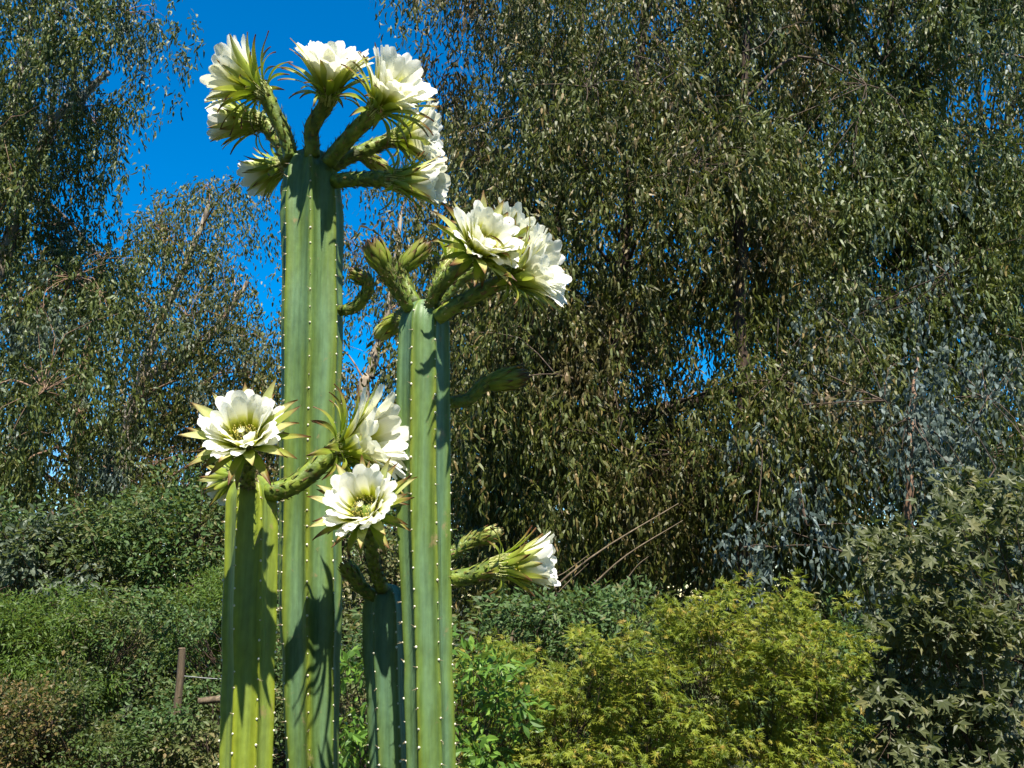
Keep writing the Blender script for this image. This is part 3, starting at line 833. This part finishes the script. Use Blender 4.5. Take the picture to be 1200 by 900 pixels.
def cactus_column(label, Y, keys, top_py, phase, mat, ribs=7, depth=0.235, seed=1):
    """keys: (photo y, centre x, width) down the column. Returns (empty, apex, info)"""
    r2 = np.random.default_rng(seed)
    zs, xs, rs = [], [], []
    for py, cx, w in keys:
        p = P(cx, py, Y)
        zs.append(p.z); xs.append(p.x); rs.append(px_size(w, Y, py) / 2)
    zs, xs, rs = map(np.array, (zs[::-1], xs[::-1], rs[::-1]))
    slope = (xs[-1] - xs[0]) / (zs[-1] - zs[0]) * 0.5
    zs = np.concatenate([[-0.05, 0.5], zs]); xs = np.concatenate([[xs[0] - slope * zs[2], xs[0] - slope * (zs[2] - .5)], xs]); rs = np.concatenate([[rs[0] * 1.06, rs[0] * 1.0], rs])
    ztop = P(keys[0][1], top_py, Y).z
    hd = rs[-1] * 1.15
    zz = np.concatenate([np.arange(-0.05, ztop - hd, 0.018), ztop - hd + hd * np.sin(np.linspace(0, math.pi / 2, 12))])
    na = ribs * 14
    ang = np.arange(na) / na * 2 * math.pi
    u = ((ang * ribs / (2 * math.pi)) + 0.5) % 1.0 - 0.5          # 0 on the crest, +-.5 in the groove
    g = np.abs(2 * u)
    sm = np.clip((g - 0.03) / 0.50, 0, 1)
    prof = 0.62 * sm * sm * (3 - 2 * sm) + 0.38 * g
    V, C = [], []
    base = Vector((float(np.interp(0, zs, xs)), Y, 0))
    wob1 = r2.uniform(0, 6.28, ribs)
    rib_id = np.floor(ang * ribs / (2 * math.pi) + 0.5).astype(int) % ribs
    for z in zz:
        R = np.interp(z, zs, rs) * swell(z, seed); cx = np.interp(z, zs, xs) + 0.0022 * math.sin(z * 5.1 + seed)
        k = 1.0
        if z > ztop - hd:
            k = math.sqrt(max(0.0, 1 - ((z - (ztop - hd)) / hd) ** 2)) * 0.94 + 0.06
            if z >= ztop - 1e-6: k = 0.05
        dep = depth * (1 + 0.12 * math.sin(z * 7.3 + seed)) * min(1, k + .25)
        bump = 1 + 0.022 * np.sin(z * 9 + wob1[rib_id]) + 0.012 * np.sin(z * 23 + 2 * wob1[rib_id])
        notch = 1 - 0.012 * np.exp(-(u / 0.10) ** 2) * (0.5 + 0.5 * np.cos(2 * math.pi * (z / AREOLE + 0.5 * (rib_id % 2) + wob1[rib_id])))
        rr = R * k * (1 - dep * prof) * bump * notch
        tw = math.radians(phase) + 0.03 * math.sin(z * 2 + seed)
        V.append(np.stack([cx + rr * np.sin(ang + tw), Y - rr * np.cos(ang + tw), np.full(na, z)], -1))
        C.append(1 - g)
    nv = len(zz)
    V = np.concatenate(V); C = np.concatenate(C)
    i = np.arange(nv - 1)[:, None] * na; j = np.arange(na)[None]; j2 = (j + 1) % na
    Q = np.stack([i + j, i + j2, i + na + j2, i + na + j], -1).reshape(-1, 4)
    V = np.concatenate([V, [[np.interp(ztop, zs, xs), Y, ztop + 0.001]]]); C = np.concatenate([C, [1.0]])
    top0 = (nv - 1) * na
    T = np.stack([top0 + np.arange(na), top0 + (np.arange(na) + 1) % na, np.full(na, len(V) - 1)], -1)
    e = empty('columnar_cactus', base, label, 'cactus', 'flowering columnar cacti')
    link('stem', np_mesh('stem', V - np.array(base), T, mat, True, {'crest': ('POINT', C)}, quads=Q), e)
    # areoles on the crests, with short spines
    AV, AT, na0 = [], [], 0
    sv = [(0, 0, 1)] + [(math.cos(a) * math.cos(el), math.sin(a) * math.cos(el), math.sin(el)) for el in (0.5, -0.5) for a in np.arange(6) * math.pi / 3] + [(0, 0, -1)]
    sv = np.array(sv)
    st = [(0, 1 + k, 1 + (k + 1) % 6) for k in range(6)] + [(1 + k, 7 + k, 1 + (k + 1) % 6) for k in range(6)] + [(1 + (k + 1) % 6, 7 + k, 7 + (k + 1) % 6) for k in range(6)] + [(13, 7 + (k + 1) % 6, 7 + k) for k in range(6)]
    st = np.array(st)
    sp = Tubes()
    for rib in range(ribs):
        a0 = rib * 2 * math.pi / ribs
        off = (-(0.5 * (rib % 2) + wob1[rib] - 0.5)) % 1.0
        for z in (np.arange(0, 90) + off + r2.uniform(-.13, .13, 90)) * AREOLE:
            if r2.random() < 0.04: continue
            if z > ztop - 0.012 or z < 0.3: continue
            R = np.interp(z, zs, rs) * swell(z, seed); cx = np.interp(z, zs, xs) + 0.0022 * math.sin(z * 5.1 + seed); k = 1.0
            if z > ztop - hd:
                k = math.sqrt(max(0.0, 1 - ((z - (ztop - hd)) / hd) ** 2)) * 0.94 + 0.06
            tw = math.radians(phase) + 0.03 * math.sin(z * 2 + seed)
            bump = 1 + 0.022 * math.sin(z * 9 + wob1[rib]) + 0.012 * math.sin(z * 23 + 2 * wob1[rib])
            rr = R * k * bump * 0.990
            d = np.array([math.sin(a0 + tw), -math.cos(a0 + tw), 0])
            c = np.array([cx, Y, z]) + d * rr
            AV.append(c + sv * np.array([0.0019, 0.0019, 0.0022]) * r2.uniform(0.55, 1.3)); AT.append(st + na0); na0 += len(sv)
            for _ in range(r2.integers(1, 5)):
                dd = d + r2.normal(0, 0.5, 3); dd /= np.linalg.norm(dd)
                ll = r2.uniform(0.003, 0.011)
                sp.add([c, c + dd * ll], [0.0005, 0.0001], 3)
    tag(link('areoles', np_mesh('areoles', np.concatenate(AV) - np.array(base), np.concatenate(AT), M['areole'], True), e), kind='stuff')
    tag(link('spines', sp.mesh('spines', M['spine'], base), e), kind='stuff')
    # woolly growing point
    return e, base


AREOLE = 0.034
PET_CACHE = {}


def blade(kind, L, W, th0, th1, r0, z0, cup, ruff, mat, var):
    """one petal/sepal: starts at radius r0, height z0 of the throat, bends from angle th0 to th1 off the flower axis"""
    key = (kind, round(L, 4), round(W, 4), round(th0), round(th1), round(r0, 4), round(z0, 4), var)
    if key in PET_CACHE: return PET_CACHE[key]
    rr = random.Random(str(key))
    nu, nv = 5, 12
    if kind == 'petal':
        ps, pw = [0, .15, .35, .55, .72, .84, .92, .97, 1], [.40, .52, .74, .93, 1, .98, .88, .72, .48]
    else:
        ps, pw = [0, .2, .45, .7, .88, 1], [.62, .86, 1, .74, .36, .04]
    V, A, U = [], [], []
    x, z = r0, z0
    ss = np.linspace(0, 1, nv)
    ph = rr.uniform(0, 6.28); side = rr.uniform(-0.12, 0.12); tipb = rr.uniform(-6, 14) if kind == 'petal' else rr.uniform(-14, 14)
    for k, s in enumerate(ss):
        th = math.radians(th0 + (th1 - th0) * s ** 1.4 + tipb * s ** 4)
        if k:
            x += math.sin(th) * L / (nv - 1); z += math.cos(th) * L / (nv - 1)
        w = W * np.interp(s, ps, pw)
        nin = (-math.cos(th), math.sin(th))                 # towards the axis
        for q in range(nu):
            uu = -1 + 2 * q / (nu - 1)
            off = cup * uu * uu * w * (1 - 0.5 * s) + ruff * s * math.sin(3.1 * uu + ph + 5 * s) - 0.03 * W * (1 - abs(uu)) * (1 - s)
            tipn = 0.0
            if kind == 'petal' and k >= nv - 2: tipn = -0.022 * L * abs(uu) ** 2
            V.append((x + nin[0] * off, uu * w / 2 + side * L * s * s * 0.5, z + nin[1] * off + tipn))
            A.append(s); U.append(uu)
    Q = [(a * nu + b, a * nu + b + 1, (a + 1) * nu + b + 1, (a + 1) * nu + b) for a in range(nv - 1) for b in range(nu - 1)]
    me = np_mesh(kind, np.array(V), None, mat, True, {'along': ('POINT', A), 'across': ('POINT', U)}, quads=np.array(Q))
    PET_CACHE[key] = me
    return me


def tube_mesh(ctrl, Minv, rad, funnel, seed, hairy=1.0, scales=34):
    """flower tube from the stem to the throat, in the flower's own frame: fluted skin, overlapping scales, brown hairs, funnel inside"""
    r2 = np.random.default_rng(seed)
    V, Fc, mi = [], [], []
    pts = [Vector(p) for p in curve_pts(ctrl, 16)]
    n = len(pts); sides = 14
    up = Vector((0.13, 0.2, 0.97))
    frames = []
    for k in range(n):
        t = (pts[min(n - 1, k + 1)] - pts[max(0, k - 1)]).normalized()
        a = t.cross(up)
        if a.length < 0.2: a = t.cross(Vector((1, 0, 0)))
        a.normalize(); b = t.cross(a).normalized()
        if frames and frames[-1][1].dot(a) < 0: a, b = -a, -b
        frames.append((t, a, b))
        s = k / (n - 1)
        R = np.interp(s, [0, .25, .6, .88, 1.0], rad)
        for j in range(sides):
            an = j / sides * 2 * math.pi
            fl = 1 + 0.07 * math.sin(7 * an + 5 * s) + 0.05 * math.sin(21 * s + 3 * an)
            V.append(pts[k] + (a * math.cos(an) + b * math.sin(an)) * R * fl)
    for k in range(n - 1):
        for j in range(sides):
            Fc.append((k * sides + j, k * sides + (j + 1) % sides, (k + 1) * sides + (j + 1) % sides, (k + 1) * sides + j)); mi.append(0)
    c0 = len(V); V.append(pts[0])
    for j in range(sides): Fc.append((c0, (j + 1) % sides, j)); mi.append(0)
    # scales in spirals and hairs in their axils
    for q in range(scales):
        s = 0.06 + 0.92 * (q + r2.uniform(-.3, .3)) / scales
        s = min(0.98, max(0.04, s))
        kf = s * (n - 1); k = int(kf)
        t, a, b = frames[min(k, n - 1)]
        an = q * 2.39996
        p0 = pts[k].lerp(pts[min(n - 1, k + 1)], kf - k)
        R = np.interp(s, [0, .25, .6, .88, 1.0], rad)
        o = a * math.cos(an) + b * math.sin(an); sd = t.cross(o).normalized()
        ln = r2.uniform(0.008, 0.020) * (0.7 + 0.9 * s); wd = r2.uniform(0.0024, 0.0048) * (0.8 + 0.5 * s)
        root = p0 + o * R * 1.0
        i0 = len(V)
        V += [root - sd * wd, root + sd * wd, root + t * ln * 0.6 + o * 0.0035 + sd * wd * .6, root + t * ln + o * r2.uniform(.003, .007), root + t * ln * 0.6 + o * 0.0035 - sd * wd * .6, root + o * 0.003 + t * ln * .3]
        Fc += [(i0, i0 + 1, i0 + 5), (i0 + 1, i0 + 2, i0 + 5), (i0 + 2, i0 + 3, i0 + 5), (i0 + 3, i0 + 4, i0 + 5), (i0 + 4, i0, i0 + 5)]; mi += [1] * 5
        for _ in range(int(r2.integers(3, 8) * hairy)):
            i0 = len(V)
            d = (o + t * r2.uniform(-.2, .9) + sd * r2.normal(0, .8)).normalized()
            hl = r2.uniform(0.006, 0.014)
            V += [root + t * ln * .3 - sd * 0.0005, root + t * ln * .3 + sd * 0.0005, root + t * ln * .3 + d * hl]
            Fc.append((i0, i0 + 1, i0 + 2)); mi.append(2)
    V = [Minv @ v for v in V]
    if funnel:
        Rr = rad[-1]
        prof = [(Rr * 1.0, 0.0), (Rr * .92, -0.004), (Rr * .75, -0.018), (Rr * .55, -0.034), (0.0005, -0.040)]
        i0 = len(V)
        for r, z in prof:
            for j in range(sides):
                an = j / sides * 2 * math.pi
                V.append(Vector((r * math.cos(an), r * math.sin(an), z)))
        for k in range(len(prof) - 1):
            for j in range(sides):
                Fc.append((i0 + k * sides + j, i0 + (k + 1) * sides + j, i0 + (k + 1) * sides + (j + 1) % sides, i0 + k * sides + (j + 1) % sides)); mi.append(3)
    me = bpy.data.meshes.new('flower_tube')
    me.from_pydata([tuple(v) for v in V], [], Fc)
    for m in (M['tube'], M['tube_scale'], M['hair'], M['filament']): me.materials.append(m)
    me.polygons.foreach_set('material_index', mi)
    me.polygons.foreach_set('use_smooth', [m in (0, 3) for m in mi])
    me.update()
    return me


def stamen_mesh(seed, n=150):
    r2 = np.random.default_rng(seed)
    fil, AV, AT, k0 = Tubes(), [], [], 0
    oc = np.array([(1, 0, 0), (-1, 0, 0), (0, 1, 0), (0, -1, 0), (0, 0, 1), (0, 0, -1)], float)
    ot = np.array([(0, 2, 4), (2, 1, 4), (1, 3, 4), (3, 0, 4), (2, 0, 5), (1, 2, 5), (3, 1, 5), (0, 3, 5)])
    for i in range(n):
        a = r2.uniform(0, 6.283)
        r0 = r2.uniform(0.008, 0.019); r1 = r2.uniform(0.012, 0.031); h = r2.uniform(0.004, 0.030)
        p0 = np.array([r0 * math.cos(a), r0 * math.sin(a), -0.03]); p2 = np.array([r1 * math.cos(a + .2), r1 * math.sin(a + .2), h])
        p1 = (p0 + p2) / 2 + np.array([math.cos(a), math.sin(a), 0]) * 0.004
        fil.add(curve_pts([p0, p1, p2], 4), [0.0007, 0.0006, 0.0005, 0.0004, 0.0004][:len(curve_pts([p0, p1, p2], 4))], 3)
        AV.append(p2 + oc * np.array([0.0013, 0.0013, 0.0021])); AT.append(ot + k0); k0 += 6
    return fil.mesh('filaments', M['filament']), np_mesh('anthers', np.concatenate(AV), np.concatenate(AT), M['anther'], True)


def stigma_mesh():
    t = Tubes()
    t.add([(0, 0, -0.035), (0.001, 0, 0.0), (0.002, 0.001, 0.026)], [0.0016, 0.0016, 0.0019], 6)
    for i in range(11):
        a = i / 11 * 6.283
        t.add([(0.002, 0.001, 0.025), (0.002 + .004 * math.cos(a), .001 + .004 * math.sin(a), 0.031), (0.002 + .008 * math.cos(a), .001 + .008 * math.sin(a), 0.034)], [0.0010, 0.0011, 0.0005], 4)
    return t.mesh('stigma', M['stigma'])


STAMENS = [stamen_mesh(s) for s in (3, 4)]
STIGMA = stigma_mesh()
# ring: kind, material, count, length, width, angle at base, angle at tip, radius, height, cup, ruffle
RINGS = {
    'open': [('petal', 'petal', 14, .086, .026, 12, 26, .020, .003, .13, .0014), ('petal', 'petal', 16, .098, .0275, 16, 38, .0215, .001, .12, .0016),
             ('petal', 'petal', 17, .104, .026, 20, 50, .0225, -.001, .10, .0016),
             ('sepal', 'sepal_pale', 11, .106, .019, 30, 64, .023, -.003, .12, .0012), ('sepal', 'sepal', 13, .102, .0150, 50, 96, .0225, -.007, .12, .0015),
             ('sepal', 'sepal', 11, .076, .0125, 66, 136, .0205, -.014, .10, .0015)],
    'wide': [('petal', 'petal', 14, .072, .027, 22, 30, .0225, .003, .10, .0014), ('petal', 'petal', 16, .080, .029, 26, 44, .024, .001, .10, .0018),
             ('petal', 'petal', 16, .082, .027, 32, 60, .025, -.001, .10, .0018),
             ('sepal', 'sepal_pale', 11, .106, .023, 46, 76, .025, -.003, .12, .0015), ('sepal', 'sepal', 12, .108, .019, 58, 96, .0235, -.007, .12, .0015),
             ('sepal', 'sepal', 9, .080, .015, 72, 132, .0205, -.014, .10, .0015)],
    'half': [('petal', 'petal', 10, .080, .027, 4, 8, .016, .004, .2, .001), ('petal', 'petal', 12, .088, .027, 8, 17, .0185, .002, .18, .001),
             ('petal', 'petal', 12, .092, .025, 12, 25, .020, .000, .15, .0012),
             ('sepal', 'sepal_pale', 10, .090, .016, 16, 34, .0215, -.003, .16, .001), ('sepal', 'sepal', 11, .078, .0125, 24, 56, .0215, -.008, .12, .0015),
             ('sepal', 'sepal', 8, .060, .0115, 70, 154, .0205, -.014, .1, .0015)],
    'bud': [('sepal', 'bud_sepal', 6, .052, .024, 20, -26, .011, .000, .30, .0006), ('sepal', 'bud_sepal', 8, .054, .018, 30, -24, .0135, -.006, .28, .0008),
            ('sepal', 'bud_sepal', 8, .040, .014, 34, -18, .0145, -.014, .26, .001)],
    'long_bud': [('sepal', 'bud_sepal', 6, .068, .022, 11, -17, .011, .000, .30, .0006), ('sepal', 'bud_sepal', 8, .066, .017, 18, -14, .0135, -.006, .28, .0008),
                 ('sepal', 'bud_sepal', 8, .048, .0125, 22, -8, .0145, -.016, .24, .001)],
    'pale_bud': [('sepal', 'sepal_pale', 6, .060, .022, 12, -18, .011, .000, .30, .0006), ('sepal', 'sepal_pale', 8, .058, .016, 18, -12, .0135, -.006, .28, .0008),
                 ('sepal', 'sepal', 8, .044, .0115, 22, -4, .0145, -.016, .24, .001)],
}
cnt = [0]


def flower(cactus, cbase, base, mids, throat, dirn, style='open', scale=1.0):
    """base/mids/throat: (photo x, photo y, depth); dirn: (right, up, towards the viewer)"""
    cnt[0] += 1
    sd = cnt[0]
    rr = random.Random(sd * 17)
    p0, p1 = P(*base), P(*throat)
    d = Vector((dirn[0], -dirn[2], dirn[1])).normalized()
    q = d.to_track_quat('Z', 'Y') @ Quaternion((0, 0, 1), rr.uniform(0, 6.28))
    mat = Matrix.LocRotScale(p1, q, Vector((scale,) * 3))
    bud = 'bud' in style
    ctrl = [p0] + [P(*m) for m in mids] + [p1 - d * 0.022 * scale, p1]
    rad = [0.0165, 0.0155, 0.0165, 0.0200, 0.0245] if not bud else [0.0115, 0.0120, 0.0130, 0.0142, 0.0148]
    ln = (p1 - p0).length
    ob = link('flower_bud' if bud else 'flower', tube_mesh(ctrl, mat.inverted(), [r * scale for r in rad] if not bud else rad, False, sd, 1.7, int(26 + ln * 360)), cactus)
    ob.matrix_basis = Matrix.Translation(-cbase) @ mat
    for kind, m, n, L, W, t0, t1, r0, z0, cup, ruff in RINGS[style]:
        a0 = rr.uniform(0, 6.28)
        for i in range(n):
            me = blade(kind, L, W, t0, t1, r0, z0, cup, ruff, M[m], (style, m, rr.randrange(5)))
            o = link(kind, me, ob)
            jt = 3 if bud else (4 if style == 'half' else 9)
            o.rotation_euler = (math.radians(rr.uniform(-6, 6)) if not bud else 0, math.radians(rr.uniform(-jt, jt)), a0 + (i + rr.uniform(-.18, .18)) * 2 * math.pi / n)
            sc = rr.uniform(0.9, 1.08)
            o.scale = (1, 1, 1) if bud else (sc, sc * rr.uniform(0.92, 1.08), sc)
    if not bud:
        fi, an = STAMENS[sd % 2]
        f = link('filaments', fi, ob); tag(f, kind='stuff')
        f = link('anthers', an, ob); tag(f, kind='stuff')
        link('stigma', STIGMA, ob)
    return ob


YL, YM, YR, YB = 1.80, 2.00, 1.85, 1.97
# column behind the three others: tall one
cm, bm_ = cactus_column('tallest green cactus column crowned by a big cluster of white flowers', YM,
                        [(190, 364, 66), (250, 364, 75), (400, 365, 73), (600, 364, 75), (720, 364, 75), (820, 364, 70), (900, 365, 65)], 176, 8, M['stem_green'], seed=2)
cl, bl_ = cactus_column('shortest yellow-green cactus column with one flower facing out on top', YL,
                        [(570, 294, 58), (620, 294, 63), (700, 293, 65), (800, 292, 66), (900, 290, 63)], 556, -20, M['stem_lime'], seed=5)
cr, br_ = cactus_column('green cactus column with flowers on top and flowers and buds on its flank', YR,
                        [(370, 497, 60), (430, 497, 64), (600, 498, 65), (750, 501, 62), (900, 504, 59)], 352, -20, M['stem_green'], seed=8)
cb, bb_ = cactus_column('dark blue-green cactus column shaded behind a taller one, single flower on top', YB,
                        [(700, 455, 56), (760, 456, 60), (900, 460, 58)], 684, -25, M['stem_teal'], seed=9)

# tall column's crown
flower(cm, bm_, (341, 186, 1.98), [(334, 158, 1.97)], (300, 104, 1.95), (-.84, .50, .12), 'open', 0.98)
flower(cm, bm_, (338, 190, 2.02), [(326, 165, 2.04)], (296, 143, 2.06), (-.97, .06, -.05), 'half', 1.0)
flower(cm, bm_, (345, 200, 2.05), [(338, 196, 2.09)], (327, 196, 2.13), (-.80, -.10, -.55), 'half', 0.95)
flower(cm, bm_, (366, 184, 1.97), [(366, 150, 1.95)], (385, 106, 1.92), (.16, .76, .60), 'open', 1.0)
flower(cm, bm_, (384, 190, 1.96), [(405, 165, 1.93)], (446, 122, 1.89), (.64, .44, .60), 'open', 1.04)
flower(cm, bm_, (388, 196, 2.02), [(415, 182, 2.03)], (470, 162, 2.04), (.93, .06, .12), 'open', 0.95)
flower(cm, bm_, (392, 212, 1.97), [(425, 210, 1.94)], (470, 211, 1.92), (.97, -.14, .16), 'half', 1.0)
flower(cm, bm_, (380, 188, 2.05), [(410, 178, 2.08)], (432, 186, 2.10), (.6, -.2, -.5), 'pale_bud', 0.9)
flower(cm, bm_, (398, 364, 2.00), [(416, 360, 1.99), (430, 342, 1.98)], (424, 326, 1.97), (-.85, .5, .2), 'bud', 0.62)
# right column
flower(cr, br_, (505, 362, 1.83), [(516, 335, 1.80)], (560, 292, 1.74), (.50, .40, .76), 'wide', 0.86)
flower(cr, br_, (508, 360, 1.90), [(535, 330, 1.92)], (586, 290, 1.93), (.60, .66, .05), 'open', 0.85)
flower(cr, br_, (512, 372, 1.81), [(545, 352, 1.79)], (604, 324, 1.77), (.88, .20, .38), 'open', 0.92)
flower(cr, br_, (480, 362, 1.83), [(462, 335, 1.80)], (447, 308, 1.78), (-.42, .85, .2), 'bud', 1.0)
flower(cr, br_, (488, 358, 1.87), [(475, 332, 1.88)], (478, 308, 1.88), (.62, .72, -.1), 'long_bud', 0.95)
flower(cr, br_, (478, 380, 1.88), [(472, 376, 1.91)], (462, 378, 1.95), (-.72, -.42, -.50), 'pale_bud', 0.95)
flower(cr, br_, (500, 360, 1.93), [(515, 330, 1.97)], (530, 305, 2.0), (.45, .7, -.45), 'half', 0.9)
flower(cr, br_, (522, 472, 1.87), [(548, 468, 1.88)], (582, 447, 1.88), (.96, .2, 0), 'long_bud', 1.02)
flower(cr, br_, (522, 680, 1.86), [(555, 674, 1.85)], (594, 664, 1.84), (.97, .10, .12), 'half', 0.98)
flower(cr, br_, (520, 655, 1.90), [(540, 641, 1.92)], (563, 630, 1.93), (.93, .28, -.05), 'pale_bud', 0.8)
# short column
flower(cl, bl_, (291, 566, 1.77), [(290, 556, 1.72)], (288, 516, 1.63), (.0, .48, .87), 'wide', 0.84)
flower(cl, bl_, (313, 578, 1.79), [(345, 568, 1.79)], (408, 523, 1.80), (.90, .22, .36), 'open', 1.06)
flower(cl, bl_, (288, 572, 1.84), [(283, 568, 1.87)], (276, 560, 1.90), (-.55, -.12, -.80), 'half', 0.8)
# column behind
flower(cb, bb_, (448, 690, 1.94), [(438, 660, 1.87)], (429, 600, 1.69), (-.20, .46, .86), 'wide', 0.80)
flower(cb, bb_, (440, 700, 1.95), [(425, 690, 1.94)], (412, 672, 1.93), (-.6, .7, .1), 'bud', 0.6)
